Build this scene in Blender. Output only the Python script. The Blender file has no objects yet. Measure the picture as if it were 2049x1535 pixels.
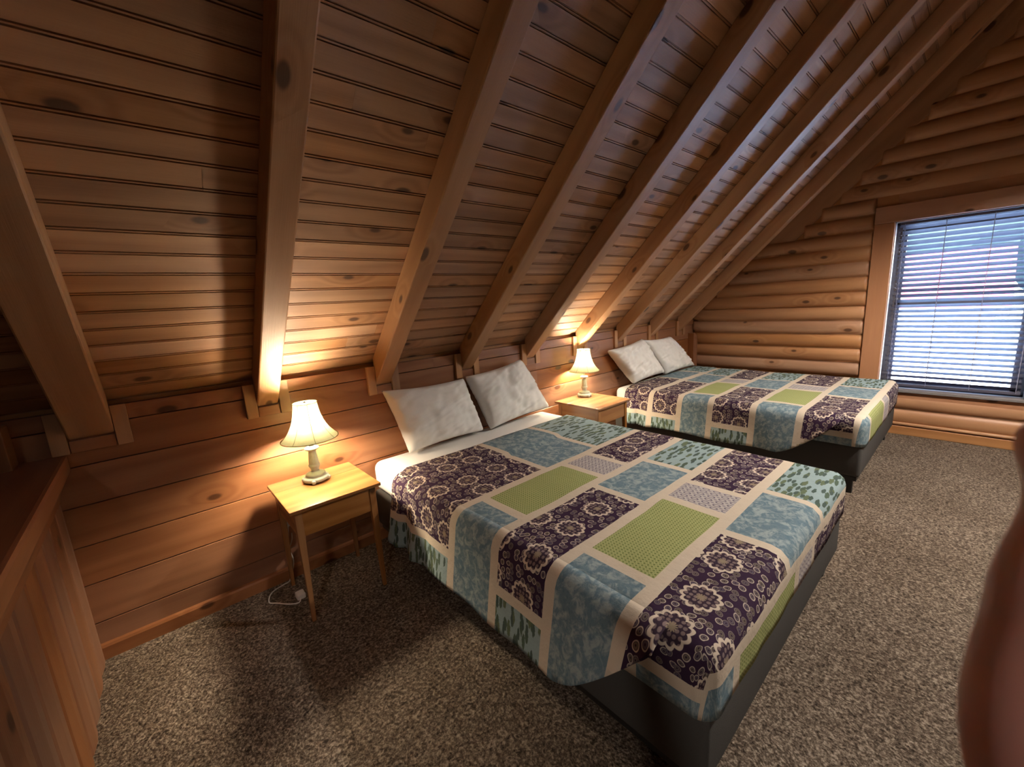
import bpy, bmesh, math, random
from mathutils import Vector, Matrix, noise
random.seed(7)
C = bpy.context.scene.collection
SC = bpy.context.scene
PI = math.pi

# ------------------------------------------------------------------ camera
SRC_W, SRC_H = 2049, 1535
cam_d = bpy.data.cameras.new('camera'); cam = bpy.data.objects.new('camera', cam_d); C.objects.link(cam)
yaw, pit, rol = 0.8518, -0.1915, -0.0590
F = Vector((math.cos(pit)*math.cos(yaw), math.cos(pit)*math.sin(yaw), math.sin(pit)))
R = F.cross(Vector((0, 0, 1))).normalized(); U = R.cross(F)
R2 = R*math.cos(rol)+U*math.sin(rol); U2 = -R*math.sin(rol)+U*math.cos(rol)
CAM = Vector((1.5952, -2.335, 1.382))
m = Matrix((R2, U2, -F)).transposed().to_4x4(); m.translation = CAM
cam.matrix_world = m
cam_d.sensor_fit = 'HORIZONTAL'; cam_d.sensor_width = 36; cam_d.lens = 828.567/SRC_W*36
cam_d.clip_start = 0.004
cam_d.dof.use_dof = True; cam_d.dof.focus_distance = 2.6; cam_d.dof.aperture_fstop = 21
SC.camera = cam

# ------------------------------------------------------------------ view, world, daylight
SC.view_settings.view_transform = 'Standard'; SC.view_settings.look = 'None'
SC.view_settings.gamma = 1; SC.view_settings.use_curve_mapping = False
SC.view_settings.exposure = 0.38
SC.cycles.max_bounces = 8; SC.cycles.sample_clamp_indirect = 6
w = bpy.data.worlds.new('daylight'); SC.world = w; w.use_nodes = True
wn = w.node_tree; bg = wn.nodes['Background']
sky = wn.nodes.new('ShaderNodeTexSky'); sky.sky_type = 'NISHITA'; sky.sun_disc = False
sky.sun_elevation = math.radians(48); sky.sun_rotation = math.radians(200); sky.air_density = 1.2
wn.links.new(sky.outputs[0], bg.inputs[0]); bg.inputs[1].default_value = 7.5
sun_d = bpy.data.lights.new('sun', 'SUN'); sun = bpy.data.objects.new('sun', sun_d); C.objects.link(sun)
sun_d.energy = 26; sun_d.angle = 0.01; sun_d.color = (1, .95, .88)
sun.rotation_euler = (math.radians(20), math.radians(-40), 0)
LAMP_E = 860

def area(name, loc, target, sx, sy, power, col):
    d = bpy.data.lights.new(name, 'AREA'); o = bpy.data.objects.new(name, d); C.objects.link(o)
    d.shape = 'RECTANGLE'; d.size = sx; d.size_y = sy; d.energy = power; d.color = col
    o.location = loc; o.rotation_euler = (Vector(target)-Vector(loc)).to_track_quat('-Z', 'Y').to_euler()
    return o
# daylight entering through the gable window and through the open loft side behind the camera
GX = 6.64
p1 = area('window_portal', (GX+.15, -2.19, 1.14), (GX-1, -2.19, 1.14), .86, 1.46, 1, (1, 1, 1)); p1.data.cycles.is_portal = True

# ------------------------------------------------------------------ helpers
def tag(o, label=None, cat=None, group=None, kind=None):
    if label: o['label'] = label
    if cat: o['category'] = cat
    if group: o['group'] = group
    if kind: o['kind'] = kind
    return o
def empty(name, loc, rz=0, **k):
    o = bpy.data.objects.new(name, None); C.objects.link(o); o.location = loc; o.rotation_euler = (0, 0, rz)
    o.empty_display_size = .05
    return tag(o, **k)
def lin(r, g, b):
    f = lambda c: (c/255/12.92 if c <= 10 else ((c/255+.055)/1.055)**2.4)
    return (f(r), f(g), f(b), 1)

class MB:
    """collects quads with grain UVs; each plank gets its own random uv offset"""
    def __init__(s): s.v = []; s.f = []; s.uv = []; s.mi = []; s.sm = []
    def off(s): return (random.uniform(0, 40), 10*random.randint(0, 60)+5)
    def face(s, pts, uvs, mi=0, smooth=False):
        i = len(s.v); s.v += [tuple(p) for p in pts]; s.f.append(tuple(range(i, i+len(pts)))); s.uv += list(uvs)
        s.mi.append(mi); s.sm.append(smooth)
    def box(s, lo, hi, axis=0, mi=0, M=None):
        """box lo..hi, grain along axis"""
        ou, ov = s.off()
        P = [Vector((x, y, z)) for x in (lo[0], hi[0]) for y in (lo[1], hi[1]) for z in (lo[2], hi[2])]
        oth = [a for a in (0, 1, 2) if a != axis]
        for q in ((0, 1, 3, 2), (4, 6, 7, 5), (0, 4, 5, 1), (2, 3, 7, 6), (0, 2, 6, 4), (1, 5, 7, 3)):
            pts = [P[i] for i in q]
            n = (pts[1]-pts[0]).cross(pts[2]-pts[0]); na = max((0, 1, 2), key=lambda a: abs(n[a]))
            if na == axis:
                uv = [(ou+p[oth[0]]*.3, ov+p[oth[1]]) for p in pts]
            else:
                o2 = [a for a in oth if a != na][0]
                uv = [(ou+p[axis], ov+p[o2]+(.4 if na == oth[0] else 0)) for p in pts]
            if M: pts = [M @ p for p in pts]
            s.face(pts, uv, mi)
    def extrude(s, prof, a, b, mapf, mi=0, smooth=False, cap=False, nseg=1):
        """profile [(p,q)..] swept along t from a to b; mapf(t,p,q)->point"""
        ou, ov = s.off(); L = 0
        base = len(s.v)
        dist = [0]
        for i in range(1, len(prof)): dist.append(dist[-1]+math.dist(prof[i], prof[i-1]))
        for i in range(len(prof)-1):
            for k in range(nseg):
                t0 = a+(b-a)*k/nseg; t1 = a+(b-a)*(k+1)/nseg
                s.face([mapf(t0, *prof[i]), mapf(t1, *prof[i]), mapf(t1, *prof[i+1]), mapf(t0, *prof[i+1])],
                       [(ou+t0, ov+dist[i]), (ou+t1, ov+dist[i]), (ou+t1, ov+dist[i+1]), (ou+t0, ov+dist[i+1])], mi, smooth)
    def lathe(s, prof, n=32, c=(0, 0), mi=0, rfun=None):
        for i in range(len(prof)-1):
            (r0, z0), (r1, z1) = prof[i], prof[i+1]
            for k in range(n):
                a0, a1 = 2*PI*k/n, 2*PI*(k+1)/n
                g = rfun or (lambda a, z: 1)
                P = lambda r, z, a: (c[0]+r*g(a, z)*math.cos(a), c[1]+r*g(a, z)*math.sin(a), z)
                s.face([P(r0, z0, a0), P(r0, z0, a1), P(r1, z1, a1), P(r1, z1, a0)],
                       [(k/n, z0), ((k+1)/n, z0), ((k+1)/n, z1), (k/n, z1)], mi, True)
    def build(s, name, mats, parent=None, weld=True, bevel=0, subsurf=0, solid=0, fixn=True):
        me = bpy.data.meshes.new(name); me.from_pydata(s.v, [], s.f)
        ul = me.uv_layers.new(name='UVMap')
        for i, uv in enumerate(s.uv): ul.data[i].uv = uv
        for m_ in (mats if isinstance(mats, (list, tuple)) else [mats]): me.materials.append(m_)
        for i, p in enumerate(me.polygons): p.material_index = s.mi[i]; p.use_smooth = s.sm[i]
        if weld:
            bm = bmesh.new(); bm.from_mesh(me); bmesh.ops.remove_doubles(bm, verts=bm.verts, dist=1e-5)
            if fixn: bmesh.ops.recalc_face_normals(bm, faces=bm.faces)
            bm.to_mesh(me); bm.free()
        o = bpy.data.objects.new(name, me); C.objects.link(o)
        if parent: o.parent = parent
        if solid:
            md = o.modifiers.new('thickness', 'SOLIDIFY'); md.thickness = solid; md.offset = 0
        if bevel:
            md = o.modifiers.new('soft_edges', 'BEVEL'); md.width = bevel; md.segments = 2; md.limit_method = 'ANGLE'
        if subsurf:
            md = o.modifiers.new('smooth', 'SUBSURF'); md.levels = subsurf; md.render_levels = subsurf
        return o

def struct(o, kind='structure'): o['kind'] = kind; return o

# ------------------------------------------------------------------ materials
def newmat(name):
    m_ = bpy.data.materials.new(name); m_.use_nodes = True
    nt = m_.node_tree; return m_, nt, nt.nodes['Principled BSDF']
class N:
    def __init__(s, nt): s.nt = nt
    def node(s, t, **k):
        n = s.nt.nodes.new(t)
        for a, b in k.items(): setattr(n, a, b)
        return n
    def link(s, a, b): s.nt.links.new(a, b)
    def val(s, n, i, x):
        if hasattr(x, 'is_linked') or hasattr(x, 'links'): s.link(x, n.inputs[i])
        else: n.inputs[i].default_value = x
    def math(s, op, a, b=None, c=None, clamp=False):
        n = s.node('ShaderNodeMath', operation=op, use_clamp=clamp); s.val(n, 0, a)
        if b is not None: s.val(n, 1, b)
        if c is not None: s.val(n, 2, c)
        return n.outputs[0]
    def mix(s, f, a, b, mode='MIX'):
        n = s.node('ShaderNodeMix', data_type='RGBA', blend_type=mode); s.val(n, 0, f); s.val(n, 6, a); s.val(n, 7, b)
        return n.outputs[2]
    def ss(s, x, a, b):
        n = s.node('ShaderNodeMapRange', interpolation_type='SMOOTHSTEP'); s.val(n, 0, x)
        n.inputs[1].default_value = a; n.inputs[2].default_value = b; return n.outputs[0]
    def mapping(s, v, sc, loc=(0, 0, 0)):
        n = s.node('ShaderNodeMapping'); s.link(v, n.inputs[0]); n.inputs['Scale'].default_value = sc
        n.inputs['Location'].default_value = loc; return n.outputs[0]
    def noise(s, v, sc=1, det=3, rough=.5, dist=0):
        n = s.node('ShaderNodeTexNoise'); s.link(v, n.inputs['Vector']); n.inputs['Scale'].default_value = sc
        n.inputs['Detail'].default_value = det; n.inputs['Roughness'].default_value = rough; n.inputs['Distortion'].default_value = dist
        return n.outputs[0]
    def vor(s, v, sc=1, rnd=1, feat='F1', dims='2D'):
        n = s.node('ShaderNodeTexVoronoi', feature=feat, voronoi_dimensions=dims); s.link(v, n.inputs['Vector'])
        n.inputs['Scale'].default_value = sc; n.inputs['Randomness'].default_value = rnd; return n
    def bump(s, h, st, dist, nrm=None):
        n = s.node('ShaderNodeBump'); s.link(h, n.inputs['Height']); n.inputs['Strength'].default_value = st
        n.inputs['Distance'].default_value = dist
        if nrm: s.link(nrm, n.inputs['Normal'])
        return n.outputs[0]

def wood(name, base, dark, rough=.45, knots=.5, tone=.35, grain=1.0, grey=0.0, spec=.5):
    m_, nt, b = newmat(name); n = N(nt)
    uv = n.node('ShaderNodeUVMap').outputs[0]
    sep = n.node('ShaderNodeSeparateXYZ'); n.link(uv, sep.inputs[0]); u, v = sep.outputs[0], sep.outputs[1]
    wn_ = n.node('ShaderNodeTexWhiteNoise', noise_dimensions='1D')
    n.link(n.math('FLOOR', n.math('DIVIDE', v, 10)), wn_.inputs['W']); rnd = wn_.outputs['Value']; rc = wn_.outputs['Color']
    # knots
    kv = n.mapping(uv, (3.4, 6.8, 1)); vk = n.vor(kv, 1, .9)
    kd = vk.outputs['Distance']
    sepc = n.node('ShaderNodeSeparateColor'); n.link(vk.outputs['Color'], sepc.inputs[0])
    on = n.math('LESS_THAN', sepc.outputs[0], knots*.5)
    kn = n.math('MULTIPLY', n.math('SUBTRACT', 1, n.ss(n.math('ADD', kd, n.math('MULTIPLY', n.math('SUBTRACT', sepc.outputs[1], .5), .08)), .06, .13)), on)
    halo = n.math('MULTIPLY', n.math('SUBTRACT', 1, n.ss(kd, .1, .5)), on)
    # grain rings, bent around the knots
    g0 = n.noise(n.mapping(uv, (.9, 7, 1)), 1, 3, .5)
    ph = n.math('ADD', n.math('MULTIPLY', v, 55*grain), n.math('MULTIPLY', g0, 16))
    ph = n.math('ADD', ph, n.math('MULTIPLY', halo, 9))
    rings = n.math('ADD', n.math('MULTIPLY', n.math('SINE', ph), .5), .5)
    fine = n.noise(n.mapping(uv, (5, 260, 1)), 1, 3, .6)
    blot = n.noise(n.mapping(uv, (1.3, 5, 1)), 1, 2, .5)
    f = n.math('ADD', n.math('MULTIPLY', rings, .38), n.math('MULTIPLY', fine, .42))
    f = n.math('ADD', f, n.math('MULTIPLY', n.math('SUBTRACT', blot, .5), .9), clamp=True)
    col = n.mix(f, base, dark)
    tv = n.math('ADD', 1-tone/2, n.math('MULTIPLY', rnd, tone))
    hsv = n.node('ShaderNodeHueSaturation'); n.link(col, hsv.inputs['Color']); n.link(tv, hsv.inputs['Value'])
    sc_ = n.node('ShaderNodeSeparateColor'); n.link(rc, sc_.inputs[0])
    n.link(n.math('ADD', 1.05-grey, n.math('MULTIPLY', sc_.outputs[1], -.25)), hsv.inputs['Saturation'])
    col = n.mix(n.math('MULTIPLY', halo, .35), hsv.outputs[0], dark, 'MIX')
    col = n.mix(n.math('MULTIPLY', kn, .85), col, (dark[0]*.16, dark[1]*.13, dark[2]*.15, 1))
    n.link(col, b.inputs['Base Color'])
    b.inputs['Roughness'].default_value = rough; b.inputs['Specular IOR Level'].default_value = spec
    n.link(n.bump(fine, .25, .002), b.inputs['Normal'])
    return m_

M = {}
M['wall_pine'] = wood('stained_pine_wall', (.37, .150, .058, 1), (.20, .066, .021, 1), .36, .28, .30)
M['ceil_pine'] = wood('pine_ceiling_boards', (.50, .265, .125, 1), (.25, .105, .040, 1), .55, .34, .40)
M['rafter'] = wood('rafter_timber', (.52, .275, .120, 1), (.34, .145, .050, 1), .50, .40, .22, .6)
M['log'] = wood('log_siding_pine', (.54, .27, .115, 1), (.34, .140, .050, 1), .42, .38, .22, .45)
M['trim'] = wood('window_trim_pine', (.52, .235, .105, 1), (.37, .150, .058, 1), .42, .25, .12, .7)
M['stand'] = wood('honey_oak_nightstand', (.40, .175, .048, 1), (.20, .072, .017, 1), .25, .12, .12, 1.2)
M['rail'] = wood('half_wall_pine', (.27, .110, .042, 1), (.15, .050, .017, 1), .45, .35, .25)
M['cap'] = wood('dark_cap_board', (.27, .090, .036, 1), (.17, .048, .018, 1), .38, .1, .15)

def carpet():
    m_, nt, b = newmat('speckled_beige_carpet'); n = N(nt)
    tc = n.node('ShaderNodeTexCoord').outputs['Object']
    a = n.noise(tc, 85, 4, .8); c = n.noise(tc, 45, 2, .6, 1.5); l = n.noise(tc, 2.2, 2, .5)
    v = n.vor(tc, 105, 1, 'F1', '3D').outputs['Distance']
    f = n.math('ADD', n.math('MULTIPLY', a, .65), n.math('MULTIPLY', c, .35))
    r = n.node('ShaderNodeValToRGB'); n.link(f, r.inputs[0])
    e = r.color_ramp.elements; e[0].position = .38; e[0].color = (.060, .046, .038, 1); e[1].position = .60; e[1].color = (.66, .57, .47, 1)
    e2 = e.new(.5); e2.color = (.27, .215, .170, 1)
    col = n.mix(n.ss(l, .3, .7), n.mix(1.0, r.outputs[0], (.66, .63, .60, 1), 'MULTIPLY'), (.80, .78, .76, 1), 'MULTIPLY')
    n.link(col, b.inputs['Base Color']); b.inputs['Roughness'].default_value = .95; b.inputs['Specular IOR Level'].default_value = .1
    h = n.math('SUBTRACT', f, n.math('MULTIPLY', v, .6))
    n.link(n.bump(h, 1.0, .012), b.inputs['Normal'])
    return m_
M['carpet'] = carpet()

def plain(name, col, rough=.6, spec=.4, nscale=0, nst=0.0, vary=0.0, metal=0):
    m_, nt, b = newmat(name); n = N(nt)
    b.inputs['Base Color'].default_value = col; b.inputs['Roughness'].default_value = rough
    b.inputs['Specular IOR Level'].default_value = spec; b.inputs['Metallic'].default_value = metal
    if nscale:
        tc = n.node('ShaderNodeTexCoord').outputs['Object']; h = n.noise(tc, nscale, 4, .6)
        n.link(n.bump(h, nst, .003), b.inputs['Normal'])
        if vary: n.link(n.mix(n.math('MULTIPLY', h, vary), col, (col[0]*.4, col[1]*.4, col[2]*.4, 1)), b.inputs['Base Color'])
    return m_
M['sheet'] = plain('white_cotton', (.86, .84, .80, 1), .85, .15, 9, .3)
M['pillow'] = plain('white_pillow_cotton', (.86, .84, .80, 1), .85, .15, 13, .6)
M['box'] = plain('charcoal_fabric', (.085, .082, .078, 1), .9, .2, 320, .4, .4)
M['box_top'] = plain('cream_fabric', (.62, .55, .45, 1), .9, .2)
M['black'] = plain('black_metal', (.012, .012, .013, 1), .4, .5)
M['white_plastic'] = plain('white_plastic', (.72, .70, .66, 1), .4, .5)
M['blind'] = plain('grey_blind_slat', (.085, .080, .115, 1), .5, .4)
M['sash'] = plain('dark_window_sash', (.085, .075, .085, 1), .5, .4)
M['sill'] = plain('grey_painted_sill', (.22, .20, .20, 1), .5, .4)
M['cord_m'] = plain('ladder_cord', (.25, .24, .30, 1), .7, .2)
M['lamp_body'] = plain('distressed_mint_ceramic', (.74, .80, .70, 1), .45, .4, 60, .3, .55)
def glass():
    m_, nt, b = newmat('window_glass')
    for x in list(nt.nodes): nt.nodes.remove(x)
    n = N(nt); o = n.node('ShaderNodeOutputMaterial'); t = n.node('ShaderNodeBsdfTransparent'); g = n.node('ShaderNodeBsdfGlossy')
    g.inputs['Roughness'].default_value = .02; mx = n.node('ShaderNodeMixShader'); mx.inputs[0].default_value = .05
    n.link(t.outputs[0], mx.inputs[1]); n.link(g.outputs[0], mx.inputs[2]); n.link(mx.outputs[0], o.inputs[0]); return m_
M['glass'] = glass()
def shade():
    m_, nt, b = newmat('translucent_cream_shade')
    for x in list(nt.nodes): nt.nodes.remove(x)
    n = N(nt); o = n.node('ShaderNodeOutputMaterial'); d = n.node('ShaderNodeBsdfDiffuse'); t = n.node('ShaderNodeBsdfTranslucent')
    tc = n.node('ShaderNodeTexCoord').outputs['Object']; h = n.noise(tc, 40, 3, .6)
    c = n.mix(h, (.80, .78, .44, 1), (.62, .61, .32, 1))
    n.link(c, d.inputs[0]); n.link(c, t.inputs[0])
    mx = n.node('ShaderNodeMixShader'); mx.inputs[0].default_value = .038
    n.link(d.outputs[0], mx.inputs[1]); n.link(t.outputs[0], mx.inputs[2]); n.link(mx.outputs[0], o.inputs[0]); return m_
M['shade'] = shade()
M['shade_seam'] = plain('shade_piping', (.33, .30, .15, 1), .8, .1)
def bulb():
    m_, nt, b = newmat('lit_bulb'); b.inputs['Emission Color'].default_value = (1, .83, .60, 1); b.inputs['Emission Strength'].default_value = LAMP_E
    return m_
M['bulb'] = bulb()
def globe():  # glow of the added fill lamps
    m_, nt, b = newmat('fill_lamp_globe'); b.inputs['Emission Color'].default_value = (1, .90, .79, 1); b.inputs['Emission Strength'].default_value = 2300
    return m_
M['globe'] = globe()

# quilt fabrics (uv in metres)
def fabric(name, kind):
    m_, nt, b = newmat(name); n = N(nt); uv = n.node('ShaderNodeUVMap').outputs[0]
    b.inputs['Roughness'].default_value = .9; b.inputs['Specular IOR Level'].default_value = .12
    weave = n.noise(n.mapping(uv, (900, 60, 1)), 1, 2, .6)
    wr = n.noise(uv, 24, 3, .6)
    cream = (.62, .52, .40, 1)
    if kind == 'sash':
        col = n.mix(weave, (.70, .61, .49, 1), (.58, .49, .385, 1))
    elif kind == 'purple':
        bgc = (.040, .020, .045, 1); mau = (.215, .155, .155, 1)
        warp = n.node('ShaderNodeVectorMath', operation='ADD')
        wnz = n.node('ShaderNodeTexNoise'); n.link(uv, wnz.inputs['Vector']); wnz.inputs['Scale'].default_value = 22
        sub = n.node('ShaderNodeVectorMath', operation='MULTIPLY_ADD'); n.link(wnz.outputs['Color'], sub.inputs[0])
        sub.inputs[1].default_value = (.014, .014, 0); sub.inputs[2].default_value = (-.007, -.007, 0)
        n.link(uv, warp.inputs[0]); n.link(sub.outputs[0], warp.inputs[1]); wuv = warp.outputs[0]
        # small flowers between
        vs = n.vor(wuv, 36, .75); ds = vs.outputs['Distance']
        ringS = n.math('MULTIPLY', n.ss(ds, .26, .31), n.math('SUBTRACT', 1, n.ss(ds, .35, .41)))
        inS = n.math('SUBTRACT', 1, n.ss(ds, .22, .26)); dotS = n.math('SUBTRACT', 1, n.ss(ds, .07, .11))
        scS = n.node('ShaderNodeSeparateColor'); n.link(vs.outputs['Color'], scS.inputs[0])
        small = n.mix(inS, bgc, n.mix(scS.outputs[0], (.16, .13, .095, 1), (.10, .08, .12, 1)))
        small = n.mix(dotS, small, bgc)
        small = n.mix(n.math('MULTIPLY', ringS, n.math('ADD', .35, n.math('MULTIPLY', n.math('GREATER_THAN', scS.outputs[1], .45), .65))), small, (.50, .42, .36, 1))
        # large scalloped medallions
        vb = n.vor(uv, 6.0, .35)
        vd = n.node('ShaderNodeVectorMath', operation='SUBTRACT')
        scl = n.node('ShaderNodeVectorMath', operation='SCALE'); n.link(uv, scl.inputs[0]); scl.inputs['Scale'].default_value = 1
        n.link(scl.outputs[0], vd.inputs[0])
        ps = n.node('ShaderNodeVectorMath', operation='SCALE'); n.link(vb.outputs['Position'], ps.inputs[0]); ps.inputs['Scale'].default_value = 1.0
        n.link(ps.outputs[0], vd.inputs[1])
        sx = n.node('ShaderNodeSeparateXYZ'); n.link(vd.outputs[0], sx.inputs[0])
        ang = n.math('ARCTAN2', sx.outputs[1], sx.outputs[0])
        scal = n.math('MULTIPLY', n.math('ABSOLUTE', n.math('SINE', n.math('MULTIPLY', ang, 6))), .055)
        db = n.math('SUBTRACT', vb.outputs['Distance'], scal)
        inside = n.math('SUBTRACT', 1, n.ss(db, .285, .30))
        ring = n.math('MULTIPLY', n.ss(db, .225, .24), inside)
        petals = n.vor(uv, 62, .3).outputs['Distance']
        pcol = n.mix(n.ss(petals, .28, .42), mau, (.045, .028, .045, 1))
        cen = n.math('SUBTRACT', 1, n.ss(db, .03, .05))
        pcol = n.mix(cen, pcol, (.30, .24, .17, 1))
        col = n.mix(inside, small, pcol); col = n.mix(ring, col, (.66, .56, .46, 1))
    elif kind == 'green':
        br = n.vor(n.mapping(uv, (1, 1, 1)), 75, 0.0).outputs['Distance']
        col = n.mix(n.ss(br, .20, .34), (.17, .21, .07, 1), (.40, .42, .18, 1))
        br2 = n.vor(n.mapping(uv, (1, 1, 1), (.0067, .0067, 0)), 75, 0.0).outputs['Distance']
        col = n.mix(n.math('SUBTRACT', 1, n.ss(br2, .10, .22)), col, (.25, .30, .11, 1))
    elif kind == 'blue':
        a = n.noise(uv, 26, 5, .65, .8); c = n.noise(n.mapping(uv, (1, 1, 1), (3, 7, 0)), 60, 3, .6)
        col = n.mix(n.ss(a, .42, .62), (.150, .225, .270, 1), (.33, .395, .41, 1))
        col = n.mix(n.math('MULTIPLY', n.ss(c, .5, .65), .45), col, (.085, .16, .22, 1))
    elif kind == 'leaf':
        bg_ = n.mix(n.noise(uv, 30, 3, .6), (.34, .44, .45, 1), (.26, .35, .37, 1))
        col = bg_
        for rot, sc_, lc, th in ((.6, 34, (.085, .125, .09, 1), .27), (-.8, 27, (.125, .16, .095, 1), .22), (1.7, 38, (.075, .11, .095, 1), .24)):
            mp = n.node('ShaderNodeMapping'); n.link(uv, mp.inputs[0]); mp.inputs['Rotation'].default_value = (0, 0, rot)
            mp.inputs['Scale'].default_value = (.30, 1, 1); mp.inputs['Location'].default_value = (rot*3, rot, 0)
            vv = n.vor(mp.outputs[0], sc_, .95)
            sc3 = n.node('ShaderNodeSeparateColor'); n.link(vv.outputs['Color'], sc3.inputs[0])
            d = n.math('ADD', vv.outputs['Distance'], n.math('MULTIPLY', n.math('SUBTRACT', n.noise(uv, 70, 2, .6), .5), .30))
            lf = n.math('MULTIPLY', n.math('SUBTRACT', 1, n.ss(d, th, th+.05)), n.math('GREATER_THAN', sc3.outputs[0], .35))
            col = n.mix(lf, col, lc)
    else:  # lattice of violet ovals
        mp = n.mapping(uv, (1, .62, 1)); vv = n.vor(mp, 36, 0.0).outputs['Distance']
        ring = n.math('MULTIPLY', n.ss(vv, .20, .25), n.math('SUBTRACT', 1, n.ss(vv, .33, .40)))
        col = n.mix(n.math('MULTIPLY', ring, .85), (.50, .46, .44, 1), (.13, .105, .16, 1))
        v2 = n.vor(n.mapping(uv, (1, .62, 1), (.0139, .0139, 0)), 36, 0.0).outputs['Distance']
        col = n.mix(n.math('MULTIPLY', n.math('SUBTRACT', 1, n.ss(v2, .10, .2)), .7), col, (.16, .13, .19, 1))
    n.link(col, b.inputs['Base Color'])
    h = n.math('ADD', n.math('MULTIPLY', wr, .8), n.math('MULTIPLY', weave, .15))
    n.link(n.bump(h, .5, .011), b.inputs['Normal'])
    return m_
QM = [fabric('quilt_'+k, k) for k in ('sash', 'purple', 'green', 'blue', 'leaf', 'lattice')]
SASH, PUR, GRN, BLU, LEAF, LAT = range(6)

# ------------------------------------------------------------------ room shell
HR, AL, X1, RW, RD, SP = 0.954, 0.7774, 1.962, 0.0955, 0.112, 0.61
ca, sa = math.cos(AL), math.sin(AL)
XL = -3.0                       # far left end of the house
YR = -3.75                      # ridge
def slope(x, s, off=0):         # s metres up the slope from the knee wall, off metres out from the rafters' underside
    return Vector((x, -(s*ca-off*sa), HR+s*sa+off*ca))
SR = (-YR)/ca                   # slope length to ridge

# floor
b = MB(); b.face([(XL, 0.05, 0), (XL, -7.5, 0), (GX+.1, -7.5, 0), (GX+.1, 0.05, 0)], [(0, 0)]*4)
struct(b.build('floor', M['carpet']))

# knee wall of wide planks (room side faces -y)
b = MB()
edges = [0.0, .165, .341, .509, .679, .843, 1.0, 1.068]
joints = {1: [3.15], 2: [4.4], 3: [2.9, 5.2], 4: [3.91], 5: [3.905], 6: [2.975]}
for i in range(len(edges)-1):
    z0, z1 = edges[i], edges[i+1]
    xs = [XL]+joints.get(i, [])+[GX]
    for k in range(len(xs)-1):
        g = .0028; cz = .006
        prof = [(z0, .016), (z0+.0018, .016), (z0+.0022, .0014), (z0+.0036, 0), (z1-.0034, 0), (z1-.0022, .0012), (z1-.0018, .016), (z1, .016)]
        b.extrude([(q, p) for (p, q) in prof], xs[k]+.0012, xs[k+1]-.0012, lambda t, q, p: Vector((t, q, p)))
b.box((XL, .016, 0), (GX, .028, 1.067), 0)
struct(b.build('wall_knee', M['wall_pine']))
# dark strip of wall above the planks, set back
b = MB(); b.box((XL, .030, 1.0), (GX, .05, 1.20), 0)
struct(b.build('trim_1', M['rafter'], bevel=.002))
# baseboard
b = MB(); b.extrude([(0, 0), (-.016, .0), (-.016, .055), (-.010, .064), (0, .070)], XL, GX-.14, lambda t, q, p: Vector((t, q, p)))
struct(b.build('baseboard_knee', M['wall_pine']))

# ceiling boards on the near slope
def ceiling(name, mir):
    b = MB(); pitch = .083; s = -.10; k = 0
    while s < SR+.2:
        prof = [(s, .010), (s+.0012, .010), (s+.0024, 0), (s+.0066, 0), (s+.0074, .009), (s+.0108, .009), (s+.0116, 0), (s+pitch-.0022, 0), (s+pitch-.0010, .010), (s+pitch, .010)]
        xs = [XL, GX+.02]
        if mir is False:
            j = XL+random.uniform(.3, 3.0)
            xs = [XL]
            while j < GX-.5: xs.append(j); j += random.uniform(2.2, 3.6)
            xs.append(GX+.02)
        for a in range(len(xs)-1):
            def mp(t, q, p):
                v = slope(t, q, RD+p)
                if mir: v.y = 2*YR-v.y
                return v
            b.extrude(prof, xs[a]+.0006, xs[a+1]-.0006, mp)
        s += pitch
    o = b.build(name, M['ceil_pine']); struct(o); return o
ceiling('ceiling', False)
ceiling('ceiling_far_slope', True)
# roof deck outside, keeps daylight out of the gaps
b = MB()
for sgn in (0, 1):
    P = []
    for (x, s) in ((XL-.1, -.3), (GX+.3, -.3), (GX+.3, SR+.3), (XL-.1, SR+.3)):
        v = slope(x, s, RD+.03)
        if sgn: v.y = 2*YR-v.y
        P.append(v)
    b.face(P, [(0, 0)]*4)
struct(b.build('ceiling_deck', M['ceil_pine'], weld=False, solid=.02))
# far side knee wall and back wall of the loft
b = MB(); b.box((XL, 2*YR-.05, 0), (GX, 2*YR, 1.25), 0); struct(b.build('wall_far', M['wall_pine']))
b = MB()
for (y0, y1, z0, z1) in ((-7.5, 0, 0, 4.9),):
    b.box((XL-.1, y0, z0), (XL, y1, z1), 1)
struct(b.build('wall_left', M['wall_pine']))

# rafters: one timber each
def rafter(x, wd, label):
    b = MB(); L0, L1 = -.17, SR-.13
    Mx = Matrix(((1, 0, 0, 0), (0, -ca, sa, 0), (0, sa, ca, HR), (0, 0, 0, 1)))
    ou, ov = b.off(); n = 14
    # square-cut timber whose lower end dies into the knee wall (plumb cut at y=0)
    def pt(xx, s, off):
        v = slope(xx, s, off)
        return v
    prof = [(x, 0), (x+wd, 0), (x+wd, RD), (x, RD)]
    d = 0
    for i in range(4):
        (xa, oa), (xb, ob) = prof[i], prof[(i+1) % 4]; ln = math.dist(prof[i], prof[(i+1) % 4])
        s0a, s0b = oa*sa/ca, ob*sa/ca
        b.face([pt(xa, s0a, oa), pt(xa, L1, oa), pt(xb, L1, ob), pt(xb, s0b, ob)],
               [(ou+s0a, ov+d), (ou+L1, ov+d), (ou+L1, ov+d+ln), (ou+s0b, ov+d+ln)])
        d += ln
    b.face([pt(p_, o_*sa/ca, o_) for p_, o_ in prof], [(ou, ov), (ou+.05, ov), (ou+.05, ov+.1), (ou, ov+.1)])
    b.face([pt(p_, L1, o_) for p_, o_ in prof], [(ou, ov), (ou+.05, ov), (ou+.05, ov+.1), (ou, ov+.1)])
    o = b.build('rafter', M['rafter'], bevel=.006)
    return tag(o, label, 'rafter', 'sloping ceiling rafters')
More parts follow.
